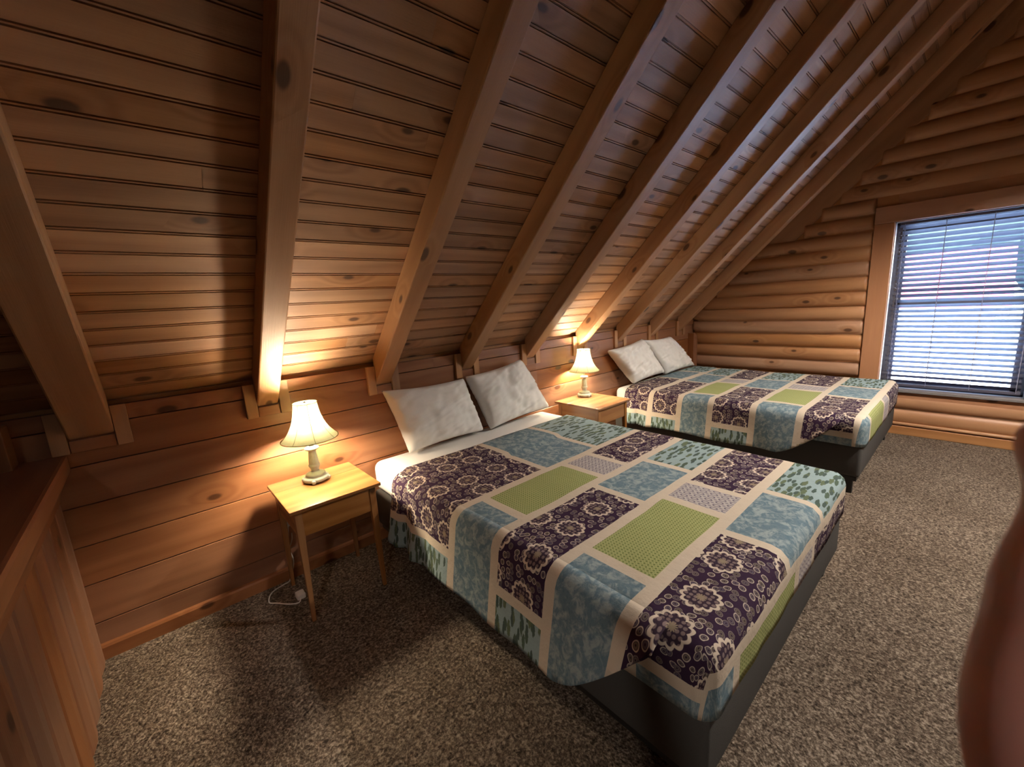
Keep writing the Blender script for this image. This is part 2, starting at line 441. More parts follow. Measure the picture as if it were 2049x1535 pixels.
RL = {-1: 'timber rafter leaning away at the far left edge of the loft, beyond the half wall',
      0: 'wide timber rafter sloping down to the knee wall above the end of the half wall',
      1: 'timber rafter landing on the knee wall directly left of the near lamp',
      2: 'timber rafter landing just left of the pillows on the near bed',
      3: 'timber rafter landing behind the two pillows of the near bed',
      4: 'timber rafter landing at the right upper corner of the near bed pillows',
      5: 'timber rafter landing directly above the small lamp between the beds',
      6: 'timber rafter landing behind the near edge of the far bed pillows',
      7: 'timber rafter landing behind the middle of the far bed pillows',
      8: 'last timber rafter but one before the log gable wall, over the far bed',
      9: 'last timber rafter, closest to the log gable wall'}
blk = MB
def block(x0, w_, z0, z1, d_, label):
    b = MB(); b.box((x0, -d_, z0), (x0+w_, 0, z1), 2)
    tag(b.build('rafter_block', M['rafter'], bevel=.002), label, 'wood block', 'blocks beside the rafter ends')
NM = {0: 'wide rafter over the half wall', 1: 'rafter left of the near lamp', 2: 'rafter left of the near pillows', 3: 'rafter behind the near pillows',
      4: 'rafter at the right end of the near pillows', 5: 'rafter above the lamp between the beds', 6: 'rafter at the near edge of the far pillows',
      7: 'rafter behind the middle of the far pillows', 8: 'last rafter but one before the gable', 9: 'rafter nearest the gable'}
for i in range(0, 9):
    wd = RW if i else .135
    x = X1+(i-1)*SP + (0 if i else RW-.135)
    rafter(x, wd, RL[i] if i < 8 else RL[9])
    nm = NM[i] if i < 8 else NM[9]
    block(x-.050, .048, .902, 1.069, .020, 'wood block left of the '+nm)
    block(x+wd+.002, .048, .902, 1.069, .020, 'wood block right of the '+nm)
    b = MB(); b.box((x+.001, -.012, .902), (x+wd-.001, 0, .950), 0)
    tag(b.build('rafter_ledger', M['wall_pine'], bevel=.002), 'small wood piece below the '+nm, 'wood block', 'small pieces under the rafter feet')

# corner board on the knee wall beside the gable
b = MB()
P = [(6.50, 0), (6.50, .905), (6.53, .905), (6.60, .86), (6.60, 0)]
for i in range(4):
    (xa, za), (xb, zb) = P[i], P[i+1]
    b.face([(xa, -.07, za), (xb, -.07, zb), (xb, 0, zb), (xa, 0, za)], [(za, 5), (zb, 5), (zb, 5.07), (za, 5.07)])
b.face([(p, -.07, q) for p, q in P], [(q, 15+p) for p, q in P])
for g in (6.525, 6.55, 6.575): b.box((g-.002, -.072, .0), (g+.002, -.069, .86), 2)
struct(b.build('trim_2', M['wall_pine'], bevel=.002))
# left post standing at the knee wall beyond the half wall
b = MB(); b.box((.98, -.10, 0), (1.175, -.001, 1.055), 2)
struct(b.build('trim_3', M['rail'], bevel=.004))

# ---- gable wall of half-log siding
WY0, WY1, WZ0, WZ1 = -1.756, -2.62, .405, 1.875    # window opening
TR = .14                                            # trim width
b = MB(); logs = MB()
PT = .1336; Z0 = .767-5*PT
def logrow(z0, ya, yb, depth=.034, scribe=None):
    """one half log from y=ya down to y=yb (ya>yb); ends are rounded over"""
    n = 9; ou, ov = logs.off(); K = 20
    ys = [ya+(yb-ya)*t for t in (0, .004, .012, .02)] if False else None
    L = ya-yb; st = []
    for t in (0, .008, .018, .032): st.append((ya-t, math.sqrt(max(0, 1-(1-t/.032)**2))))
    m_ = max(1, int(L/.25))
    for k in range(1, m_): st.append((ya-L*k/m_, 1))
    for t in (.032, .018, .008, 0): st.append((yb+t, math.sqrt(max(0, 1-(1-t/.032)**2))))
    if L < .07: return
    rows = []
    for (y, f) in st:
        r = []
        for j in range(n+1):
            a = j/n; h = math.sin(PI*a)**.5*depth*f
            wob = noise.noise(Vector((y*1.5, z0*3, 2)))*.004
            r.append(Vector((GX-.002-h+wob*(h/depth), y, z0+PT*a)))
        rows.append(r)
    for i in range(len(rows)-1):
        for j in range(n):
            P = [rows[i][j], rows[i+1][j], rows[i+1][j+1], rows[i][j+1]]
            logs.face(P, [(ou-p.y, ov+(p.z-z0)) for p in P], 0, True)
for k in range(0, 30):
    z0 = Z0+k*PT; zt = z0+PT
    if z0 > 4.6: break
    # top limit by the ceiling slope
    yc = -(max(0, zt-HR-RD/ca-.0))         # y where ceiling underside meets the log top
    far = 2*YR+(-yc)
    ya = min(-.0, yc+.06) if z0 < 1.75 else yc-.22
    yb = -7.4 if z0 < 1.0 else 2*YR-yc+.3
    if ya < yb: break
    if zt < .12: continue
    if z0 < WZ0-.02:
        if z0 > .24: continue
        if ya > yb: logrow(max(z0, .0), -.0, yb)
    elif z0 < WZ1+.10:
        logrow(z0, ya, WY0+TR+.0, .046)
        logrow(z0, WY1-TR, yb, .036)
    else:
        logrow(z0, ya, yb, .030 if z0 > 2.2 else .022)
logs.build  # gable logs
o = logs.build('wall_gable_logs', M['log']); struct(o)
# wall behind the logs with the window hole
b = MB()
for (y0, y1, z0, z1) in ((WY0, .3, -.05, 4.9), (-7.6, WY1, -.05, 4.9), (WY1, WY0, -.05, WZ0), (WY1, WY0, WZ1, 4.9)):
    b.box((GX-.004, y0, z0), (GX+.16, y1, z1), 1)
struct(b.build('wall_gable', M['log']))
# rake board
b = MB(); Mx = None
ou, ov = b.off()
for (s0, s1) in ((.9, SR),):
    P = [slope(0, s0, RD), slope(0, s1, RD), slope(0, s1, RD-.20), slope(0, s0+.1, RD-.20)]
    fr = [Vector((GX-.020, p.y, p.z)) for p in P]; bk = [Vector((GX, p.y, p.z)) for p in P]
    uvs = [(ou+s0, ov+.2), (ou+s1, ov+.2), (ou+s1, ov), (ou+s0, ov)]
    b.face(fr, uvs)
    for i in range(4):
        j = (i+1) % 4; b.face([fr[i], fr[j], bk[j], bk[i]], [uvs[i], uvs[j], uvs[j], uvs[i]])
struct(b.build('trim_4', M['log'], bevel=.006))
# boards under the window and baseboard of the gable
b = MB(); b.box((GX-.030, WY1-.35, .302), (GX, WY0+TR, .395), 1); struct(b.build('trim_5', M['trim'], bevel=.004))
b = MB(); b.box((GX-.012, WY1-.35, .228), (GX, WY0+TR, .302), 1); struct(b.build('trim_6', M['log'], bevel=.003))
b = MB(); b.box((GX-.040, -7.4, 0), (GX, -.0, .078), 1); struct(b.build('baseboard_gable', M['log'], bevel=.005))
b = MB(); b.extrude([(0, .082), (-.030, .086), (-.044, .098), (-.030, .112), (0, .118)], -7.4, 0, lambda t, q, p: Vector((GX+q, t, p)), smooth=True)
struct(b.build('trim_7', M['log']))
# window trim
b = MB(); b.box((GX-.045, WY0+.002, .395), (GX+.0, WY0+TR, WZ1), 2); struct(b.build('trim_8', M['trim'], bevel=.004))
b = MB(); b.box((GX-.045, WY1-TR, .395), (GX+.0, WY1-.002, WZ1), 2); struct(b.build('trim_9', M['trim'], bevel=.004))
b = MB(); b.box((GX-.050, WY1-TR, WZ1+.001), (GX, WY0+TR, WZ1+.141), 1); struct(b.build('trim_10', M['trim'], bevel=.005))

# window: frame, two sashes, glass, sill
win = empty('window_1', (GX, (WY0+WY1)/2, WZ0)); win['kind'] = 'structure'
def part(bm, name, mat, parent, **k):
    o = bm.build(name, mat, None, **k)
    o.parent = parent; o.matrix_parent_inverse = parent.matrix_basis.inverted() if False else Matrix.Identity(4)
    return o
class Loc:  # build in world coordinates, child of an Empty: subtract its origin
    pass
def pbuild(bm, name, mat, parent, **k):
    ox, oy, oz = parent.location
    bm.v = [(x-ox, y-oy, z-oz) for x, y, z in bm.v]
    return bm.build(name, mat, parent, **k)
def pchild(bm, name, mat, parent, root, **k):
    ox, oy, oz = root.location
    bm.v = [(x-ox, y-oy, z-oz) for x, y, z in bm.v]
    return bm.build(name, mat, parent, **k)
zm = 1.185
b = MB(); fx0, fx1 = GX+.07, GX+.13
for (y0, y1, z0, z1) in ((WY0-.035, WY0, WZ0, WZ1), (WY1, WY1+.035, WZ0, WZ1), (WY1, WY0, WZ1-.03, WZ1), (WY1, WY0, WZ0, WZ0+.03)):
    b.box((fx0, y0, z0), (fx1, y1, z1), 1)
pbuild(b, 'window_frame', M['sash'], win, bevel=.003)
for nm, z0, z1, xo in (('window_sash', WZ0+.03, zm+.02, 0), ('window_sash', zm-.02, WZ1-.03, .02)):
    b = MB(); a0, a1 = WY1+.035, WY0-.035
    for (y0, y1, q0, q1) in ((a0, a0+.04, z0, z1), (a1-.04, a1, z0, z1), (a0, a1, z0, z0+.045), (a0, a1, z1-.045, z1)):
        b.box((fx0+.01+xo, y0, q0), (fx0+.035+xo, y1, q1), 1)
    s_ = pbuild(b, nm, M['sash'], win, bevel=.003)
    b = MB(); xx = fx0+.02+xo; b.box((xx, a0+.035, z0+.04), (xx+.004, a1-.035, z1-.04), 1)
    pchild(b, 'window_pane', M['glass'], s_, win)
b = MB(); b.box((GX-.055, WY1-.03, WZ0-.012), (GX+.07, WY0+.03, WZ0+.012), 1)
pbuild(b, 'window_sill', M['sill'], win, bevel=.004)
# reveal
b = MB()
for (y0, y1, z0, z1) in ((WY0-.002, WY0, WZ0, WZ1), (WY1, WY1+.002, WZ0, WZ1), (WY1, WY0, WZ1-.002, WZ1)):
    b.box((GX, y0, z0), (GX+.07, y1, z1), 1)
pbuild(b, 'window_reveal', M['white_plastic'], win)

# window blind with individual slats
bl = empty('window_blind', (GX+.03, (WY0+WY1)/2, WZ1), label='grey horizontal slat blind hanging in the window above the far bed', cat='window blind')
by0, by1 = WY1+.02, WY0-.027
b = MB(); b.box((GX+.008, by0, WZ1-.030), (GX+.052, by1, WZ1-.008), 1); pbuild(b, 'head_rail', M['blind'], bl, bevel=.003)
b = MB(); b.box((GX+.012, by0, .438), (GX+.046, by1, .460), 1); pbuild(b, 'bottom_rail', M['blind'], bl, bevel=.003)
z = .485; tilt = .0138
while z < WZ1-.035:
    b = MB(); n = 4
    prev = None
    prof = []
    for j in range(n+1):
        a = -1+2*j/n; prof.append((GX+.03+a*.0225, z-a*tilt+(1-a*a)*.003))
    prof2 = prof+[(p, q-.0022) for p, q in reversed(prof)]+[prof[0]]
    b.extrude([(p, q) for p, q in prof2], by0, by1, lambda t, p, q: Vector((p, t, q)))
    pbuild(b, 'slat', M['blind'], bl)
    z += .0447
for y in (-1.815, -2.065, -2.325, -2.575):
    b = MB()
    for xx in (GX+.006, GX+.054): b.box((xx-.001, y-.002, .45), (xx+.001, y+.002, WZ1-.02), 2)
    pbuild(b, 'ladder_cord', M['cord_m'], bl)
b = MB()
for k in range(40):
    zz = WZ1-.05-k*.034
    b.box((GX-.004, -1.795-.010, zz-.028), (GX+.002, -1.795+.006, zz), 2)
pbuild(b, 'pull_cord', M['sash'], bl)

# ------------------------------------------------------------------ half wall by the stairs
b = MB(); x0 = 1.232; y = -.002; pw = .140
while y > -2.05:
    prof = [(0, 0), (.003, .010), (.012, .017), (.060, .020), (.112, .014), (.128, .004), (.134, -.001), (.140, 0)]
    b.extrude([(y-p, x0+q) for p, q in prof], 0, .80, lambda t, p, q: Vector((q, p, t)))
    y -= pw
b.box((x0-.06, y, 0), (x0, -.002, .80), 2)
o = b.build('half_wall', M['rail']); tag(o, 'low wall of vertical pine boards along the stairs at left', 'half wall')
b = MB()
prof = [(1.252, .722), (1.258, .755), (1.272, .785), (1.290, .822), (1.298, .835), (1.298, .878), (1.2982, .879)]
b.extrude(prof, y, 0-.002, lambda t, p, q: Vector((p, t, q)), smooth=False)
b.extrude([(1.2982, .879), (1.298, .897), (1.290, .900), (1.06, .900)], y, -.002, lambda t, p, q: Vector((p, t, q)), mi=1)
b.extrude([(1.06, .900), (1.06, .80), (1.252, .80), (1.252, .722)], y, -.002, lambda t, p, q: Vector((p, t, q)))
o = b.build('cap_rail', [M['rail'], M['cap']], o)

# ------------------------------------------------------------------ nightstands
def nightstand(x0, x1, y0, y1, H, label, rz=0):
    """y0 = front (towards room, smaller), y1 = back"""
    r = empty('nightstand', ((x0+x1)/2, (y0+y1)/2, 0), rz, label=label, cat='nightstand', group='small wooden tables beside the beds')
    hx, hy = (x1-x0)/2, (y1-y0)/2
    def B(bm, n_, par=None, **k): return bm.build(n_, M['stand'], par or r, **k)
    b = MB(); g = hy*.35
    b.box((-hx, -hy, H-.016), (hx, g, H), 0); b.box((-hx, g+.0008, H-.016), (hx, hy, H), 0)
    B(b, 'tabletop', bevel=.003)
    ix, iy = hx-.022, hy-.022; ah = .125
    b = MB(); b.box((-ix+.02, -iy+.006, H-.016-ah), (ix-.02, -iy+.022, H-.016), 0); B(b, 'front_apron', bevel=.001)
    b = MB(); b.box((-ix+.02, iy-.022, H-.016-ah), (ix-.02, iy-.006, H-.016), 0); B(b, 'back_apron', bevel=.001)
    for sx in (-1, 1):
        b = MB(); xa = sx*(ix-.014); b.box((min(xa, xa-.0+sx*.0)-.008, -iy+.02, H-.016-ah), (xa+.008, iy-.02, H-.016), 1); B(b, 'side_apron', bevel=.001)
        for sy in (-1, 1):
            b = MB(); ou, ov = b.off(); a = .030; t = .017; zt = H-.016; zm_ = zt-ah
            cx0, cy0 = sx*ix, sy*iy       # outer corner
            def ring(sz, z, o=0): return [Vector((cx0-sx*o, cy0-sy*o, z)), Vector((cx0-sx*(sz+o), cy0-sy*o, z)), Vector((cx0-sx*(sz+o), cy0-sy*(sz+o), z)), Vector((cx0-sx*o, cy0-sy*(sz+o), z))]
            rs = [ring(a, zt), ring(a, zm_), ring(t, 0, .002)]
            for q in range(2):
                for c_ in range(4):
                    d_ = (c_+1) % 4; P = [rs[q][c_], rs[q][d_], rs[q+1][d_], rs[q+1][c_]]
                    b.face(P, [(ou-P[0].z, ov+c_*.04), (ou-P[0].z, ov+c_*.04+.03), (ou-P[2].z, ov+c_*.04+.03), (ou-P[2].z, ov+c_*.04)])
            b.face(rs[2], [(ou, ov)]*4); b.face(rs[0], [(ou, ov)]*4)
            B(b, 'leg', bevel=.002)
    return r
nightstand(1.935, 2.345, -.462, -.045, .560, 'honey coloured wooden nightstand left of the near bed, tall legs visible')
nightstand(4.062, 4.490, -.490, -.040, .560, 'wooden nightstand standing between the two beds')

# ------------------------------------------------------------------ lamps
def lamp(x, y, z0, label, rz):
    r = empty('table_lamp', (x, y, z0), rz, label=label, cat='lamp', group='small bell shade lamps on the nightstands')
    b = MB()
    b.lathe([(0, .006), (.052, .006), (.060, .010), (.060, .022), (.055, .027), (.047, .029), (.045, .036), (.047, .040), (.040, .045), (.026, .049), (.020, .054)], 40)
    for k in range(4):
        a = PI/4+k*PI/2; c = (.057*math.cos(a), .057*math.sin(a))
        for i in range(6):
            for j in range(10):
                def P(i, j): 
                    t, f = PI*i/6, 2*PI*j/10
                    return (c[0]+.011*math.sin(t)*math.cos(f), c[1]+.011*math.sin(t)*math.sin(f), .012+.012*math.cos(t))
                b.face([P(i, j), P(i, j+1), P(i+1, j+1), P(i+1, j)], [(0, 0)]*4, 0, True)
    b.build('lamp_base', M['lamp_body'], r)
    b = MB()
    b.lathe([(.020, .052), (.017, .058), (.021, .064), (.021, .070), (.026, .078), (.027, .086), (.022, .090), (.0235, .094), (.022, .110), (.0175, .150), (.016, .158), (.024, .163), (.032, .168), (.034, .173), (.030, .178), (.014, .180), (.012, .185)], 24,
            rfun=lambda a, z: 1+.05*math.cos(8*a) if .09 < z < .16 else 1)
    b.build('lamp_stem', M['lamp_body'], r)
    b = MB(); b.lathe([(.007, .183), (.007, .215), (.013, .218), (.014, .248), (.010, .252), (0, .252)], 20); b.build('bulb_socket', M['white_plastic'], r)
    b = MB(); b.lathe([(0, .380), (.010, .378), (.018, .370), (.022, .356), (.0235, .335), (.0235, .300), (.022, .278), (.016, .260), (.012, .252)], 20); bu = b.build('light_bulb', M['bulb'], r)
    # bell shade
    prof = []
    for i in range(15):
        t = i/14; z = .405-.180*t; rad = .054+.024*t**1.15+.052*t**3.1
        prof.append((rad, z))
    b = MB(); nn = 48
    b.lathe(prof, nn, rfun=lambda a, z: 1-.028*abs(math.cos(4*a))*(.3+(.405-z)/.18))
    sh = b.build('lamp_shade', M['shade'], r)
    b = MB()
    for k in range(8):
        a = (k+.5)*PI/4
        for i in range(len(prof)-1):
            for q in (0, 1):
                pass
            (r0, z0_), (r1, z1_) = prof[i], prof[i+1]
            r0 += .0012; r1 += .0012; dw = .0013
            def P(rr, zz, da): return (rr*math.cos(a)-da*math.sin(a), rr*math.sin(a)+da*math.cos(a), zz)
            b.face([P(r0, z0_, -dw), P(r0, z0_, dw), P(r1, z1_, dw), P(r1, z1_, -dw)], [(0, 0)]*4)
    for (rr, zz) in (prof[0], prof[-1]):
        b.lathe([(rr-.002, zz), (rr+.002, zz+.002), (rr+.002, zz-.002), (rr-.002, zz)], 48)
    b.build('shade_piping', M['shade_seam'], sh, weld=False)
    b = MB(); b.lathe([(0, .412), (.006, .409), (.007, .402), (0, .398)], 12)
    for a in (0, PI):
        for s0, s1 in (((.0, .402), (.054, .402)),):
            b.box((-.0012, 0, .401), (.0012, .053*(1 if a else -1), .4035), 1) if a else b.box((-.0012, -.053, .401), (.0012, 0, .4035), 1)
    b.build('lamp_finial', M['black'], sh)
    return r
lamp(2.132, -.180, .560, 'lit table lamp with cream bell shade on the nightstand left of the near bed', .3)
lamp(4.345, -.130, .560, 'lit table lamp with cream bell shade on the nightstand between the beds', .55)

# unseen lamps added as fill light; the shade keeps it off the ceiling
def fill_pendant(x, y, z, label, mat):
    r = empty('fill_pendant_light', (x, y, z), label=label, cat='added fill lamp')
    b = MB(); b.lathe([(.02, .14), (.06, .12), (.13, .04), (.18, -.06), (.222, -.13), (.224, -.13), (.184, -.06), (.134, .044), (.062, .126), (.02, .146)], 32); b.build('shade', M['black'], r)
    b = MB(); b.lathe([(.006, .14), (.006, 3.85-z)], 8); b.build('rod', M['black'], r)
    b = MB(); b.lathe([(0, .06), (.035, .05), (.055, .02), (.06, 0), (.055, -.02), (.035, -.05), (0, -.06)], 24); b.build('globe', mat, r)
fill_pendant(4.9, -3.0, 2.6, 'unseen lamp added as fill light, with a black metal shade, hanging over the foot of the beds', M['globe'])  # added to brighten the beds, floor and gable wall
M['globe_dim'] = M['globe'].copy(); M['globe_dim'].node_tree.nodes['Principled BSDF'].inputs['Emission Strength'].default_value = 400
fill_pendant(.55, -3.2, 2.35, 'unseen lamp added as fill light, with a black metal shade, hanging over the stairs', M['globe_dim'])  # added, dimmer, to brighten the left side of the near bed
# ------------------------------------------------------------------ beds
TM = .520
def rbox(lo, hi, r, nx=10, zr=None):
    """rounded box mesh as MB (superellipse-ish corners)"""
    b = MB(); cx = [(lo[i]+hi[i])/2 for i in range(3)]; h = [(hi[i]-lo[i])/2 for i in range(3)]
    def P(f, a, c_):
        v = [0, 0, 0]; ax = f//2; sg = 1 if f % 2 else -1
        o = [i for i in range(3) if i != ax]
        v[ax] = h[ax]*sg; v[o[0]] = a*h[o[0]]; v[o[1]] = c_*h[o[1]]
        q = [max(-(h[i]-r), min(h[i]-r, v[i])) for i in range(3)]
        d = Vector([v[i]-q[i] for i in range(3)])
        if d.length > 1e-9: d = d.normalized()*r
        return Vector([cx[i]+q[i]+d[i] for i in range(3)])
    for f in range(6):
        ax = f//2; o = [i for i in range(3) if i != ax]
        def st(hh):
            e = [-hh, -hh+r*.3, -hh+r*.65, -hh+r]; k = max(2, int(2*(hh-r)/.12)); e += [-hh+r+(2*(hh-r))*i/k for i in range(1, k)]; e += [hh-r, hh-r*.65, hh-r*.3, hh]
            return [x/hh for x in e]
        A, B_ = st(h[o[0]]), st(h[o[1]])
        for i in range(len(A)-1):
            for j in range(len(B_)-1):
                p = [P(f, A[i], B_[j]), P(f, A[i+1], B_[j]), P(f, A[i+1], B_[j+1]), P(f, A[i], B_[j+1])]
                b.face(p, [(t.x, t.y) for t in p], 0, True)
    return b
def bed(x0, x1, yf, label):
    r = empty('bed', ((x0+x1)/2, (yf-.02)/2, 0), label=label, cat='bed', group='double beds with patchwork quilts')
    b = rbox((x0, yf, .345), (x1, -.035, TM), .045); pbuild(b, 'mattress', M['sheet'], r)
    b = rbox((x0-.005, yf-.005, .125), (x1+.005, -.035, .343), .02); pbuild(b, 'box_spring', M['box'], r)
    b = MB()
    for (a0, a1, c0, c1) in ((x0+.01, x0+.04, yf+.01, -.05), (x1-.04, x1-.01, yf+.01, -.05), (x0+.041, x1-.041, yf+.01, yf+.04), (x0+.041, x1-.041, -1.0, -.97)):
        b.box((a0, c0, .095), (a1, c1, .124), 1)
    pbuild(b, 'bed_frame', M['black'], r, bevel=.002)
    for lx in (x0+.045, x1-.045):
        for ly in (yf+.05, -.15):
            b = MB(); b.box((lx-.020, ly-.020, 0), (lx+.020, ly+.020, .094), 2); pbuild(b, 'leg', M['black'], r, bevel=.003)
    return r
bed(2.478, 3.905, -1.985, 'near double bed on a charcoal box spring, standing beside the tall nightstand')
bed(4.930, 6.395, -1.905, 'far double bed on a charcoal box spring, standing under the window wall')

def quilt(x0, x1, yf, yh, rows, ws, label, hem0, seed, bed2=False):
    """patchwork cover: top and tucked sides (A) plus a loose flap over the left side (B)"""
    W_ = x1-x0; V = yh-yf             # v=0 at head edge, V at the foot edge of the bed
    k_ = W_/1.427
    # patch columns measured from the left bed edge
    A_u = [(-9, -.245-.0, LEAF), (-.205, .53*k_, PUR), (.57*k_, .955*k_, BLU), (.995*k_, 1.445*k_, LEAF), (1.485*k_, 9, PUR)]
    B_u = [(-9, .110*k_, BLU), (.155*k_, .635*k_, GRN), (.680*k_, .845*k_, LAT), (.885*k_, 1.445*k_, PUR), (1.485*k_, 9, PUR)]
    sh = .0225
    rb = [yh-r for r in rows]         # sash centres between rows, in v
    def pat(u, v):
        i = max(0, sum(1 for r in rb if v > r)-(1 if bed2 else 0))
        for r in rb:
            if abs(v-r) < sh: return SASH
        for a, c_, m__ in (A_u if i % 2 == 0 else B_u):
            if a < u < c_: return m__
        return SASH
    ub = [-.135, -.095]+sorted(set([x for s_ in (A_u, B_u) for a, c_, _ in s_ for x in (a, c_) if -1 < x < W_+.3]))
    vb = sorted(set([r+e for r in rb for e in (-sh, sh)]))
    def grid(a, c_, marks, step):
        m_ = [a]+[x for x in marks if a+1e-6 < x < c_-1e-6]+[c_]; out = [a]
        for i in range(len(m_)-1):
            k = max(1, round((m_[i+1]-m_[i])/step)); out += [m_[i]+(m_[i+1]-m_[i])*j/k for j in range(1, k+1)]
        return out
    Rr = .055; T_ = TM+.012
    def edge(d):      # d = arc distance measured from where rounding starts
        if d <= 0: return 0, 0
        if d < Rr*PI/2: a = d/Rr; return Rr*math.sin(a), Rr*(1-math.cos(a))
        return Rr, Rr+(d-Rr*PI/2)
    lap = .016
    sx0, sx1, sy = x0-lap+Rr, x1+lap-Rr, yf-lap+Rr   # start of rounding
    q0 = Rr*PI/2-Rr                    # so that u=0 sits roughly on the edge
    def puff(u, v, z):
        n1 = noise.noise(Vector((u*3.1+seed, v*3.1, 0)))*.007+noise.noise(Vector((u*9+seed, v*6, 3)))*.0028
        n1 += noise.noise(Vector((u*26+seed, v*9, 5)))*.0010
        return z+n1
    def surfA(u, v):
        x, y = x0+u, yh-v
        dx = max(sx0-x, 0); sxn = -1
        if x > sx1: dx = x-sx1; sxn = 1
        dy = max(sy-y, 0)
        bx, by = min(max(x, sx0), sx1), max(y, sy)
        if dx > 0 and dy > 0:
            d = max(dx, dy)*1.0; th = math.atan2(dy, dx)
            hx, dz = edge(d)
            px, py = bx+sxn*hx*math.cos(th), by-hx*math.sin(th)
        else:
            d = dx if dx > 0 else dy; hx, dz = edge(d)
            px, py = (bx+sxn*hx, by) if dx > 0 else (bx, by-hx)
        z = T_-dz
        if dz < Rr: z = puff(u, v, z)
        else:
            wv = noise.noise(Vector(((px+py)*9+seed, dz*4, 1)))*.005
            px += wv if dx > 0 else 0; py += wv if dy > 0 else 0
        vc = .245+.020*math.sin(u*3.2)+.010*math.sin(u*9)
        if v < vc+.02 and dz < Rr: z += .011*min(1, (vc+.02-v)/.020)*(1 if dx <= 0 else 0)-.007*math.exp(-((v-vc-.026)/.010)**2)
        return Vector((px, py, z))
    b = MB()
    dropA = .165+.02
    us = grid(-dropA, W_+dropA, ub, .026); vs = grid(0, V+dropA, vb, .028)
    vcut = V-.33
    for i in range(len(us)-1):
        for j in range(len(vs)-1):
            um, vm = (us[i]+us[i+1])/2, (vs[j]+vs[j+1])/2
            if um < -.015 and vm < vcut: continue
            # trimmed hem: higher towards the foot corner on the left, as tucked
            P = [surfA(us[a], vs[c_]) for a, c_ in ((i, j), (i+1, j), (i+1, j+1), (i, j+1))]
            mt = pat(um, vm)
            if um < -.02 and vm > vcut and mt == PUR: mt = PUR if um > -.095 else (SASH if um > -.135 else BLU)
            b.face(P, [(us[a], vs[c_]) for a, c_ in ((i, j), (i+1, j), (i+1, j+1), (i, j+1))], mt, True)
    # flap
    z_h = hem0; ve = V-.115            # hem height, end of flap
    def drop(v):
        D = T_-z_h
        t = (v-(V-.46))/(.345)
        if t > 0: D = D-(D-.06)*min(1, t)**1.35
        return D+.006*math.sin(v*9)
    def surfB(a, v):                   # a in 0..1 down the flap
        D = drop(v); d = a*D
        hx, dz = edge(d)
        y = yh-v
        flare = .010+.055*max(0, a-.1)*min(1, D/.3)
        fold = 0
        if v < .40:
            fold = .030*math.sin((v-.0)*2*PI/.20)*a**.8*(1-v/.40)**.5
            fold += .012*math.sin(v*2*PI/.075)*a*(1-v/.4)
        foot = max(0, (v-(V-.62))/.5)
        flare += .075*foot*a*(1-.45*foot)
        wv = noise.noise(Vector((v*5+seed, a*1.3, 7)))*.012*a
        z = T_-dz
        x = sx0-hx-flare-fold*.8-wv
        if dz < Rr: z = puff(0-d, v, z)*1.0+.001
        if v < .06: z += .02*math.sin(v*60)*a*.3
        return Vector((x, y, z))
    na = 22
    vs2 = grid(0, ve, vb, .018)
    for j in range(len(vs2)-1):
        v0, v1 = vs2[j], vs2[j+1]
        # row-wise split so that patch borders fall on mesh lines in u too
        Dm = drop((v0+v1)/2)
        cuts0 = []
        for k in range(na+1): cuts0.append(k/na)
        def us_of(v):
            D = drop(v); marks = sorted([-m__/D+ (0) for m__ in ub if -D < m__ < 0])
            return D
        D0, D1 = drop(v0), drop(v1)
        lines = [0.0]+[d for d in (.205-Rr*0, .245)]
        # absolute distances down the cloth
        ds = [0, .02, .04, .06, .085, .11, .14, .17, .205, .225, .245, .265, .29, .32, .36, .40]
        shift = Rr-lap
        def cl(d, D): return min(d, D)
        for k in range(len(ds)-1):
            if ds[k] >= max(D0, D1): break
            q = [(cl(ds[k], D0), v0), (cl(ds[k], D1), v1), (cl(ds[k+1], D1), v1), (cl(ds[k+1], D0), v0)]
            P = [surfB(d/drop(v), v) for d, v in q]
            um = -(ds[k]+ds[k+1])/2
            uvs = [(Rr-.03-d, v) for d, v in q]
            ulook = um+.0
            mi = pat(ulook, (v0+v1)/2)
            i_ = sum(1 for r in rb if (v0+v1)/2 > r)
            b.face(P, uvs, mi, True)
    # a doubled strip of cloth where the flap folds near the pillows
    o = b.build('quilt', QM, None, weld=True, fixn=False)
    md = o.modifiers.new('thickness', 'SOLIDIFY'); md.thickness = .006; md.offset = 1; md.use_quality_normals = False
    md.offset = 0
    tag(o, label, 'quilt', 'patchwork quilts')
    return o
quilt(2.478, 3.905, -1.985, -.36, [-.932, -1.212, -1.497, -1.775, -2.055], 0,
      'purple, blue and green patchwork quilt spread over the near bed', .155, 3.0)
quilt(4.930, 6.395, -1.905, -.17, [-.44, -.705, -.960, -1.270, -1.570, -1.880], 0,
      'purple, blue and green patchwork quilt spread over the far bed', .190, 11.0, True)

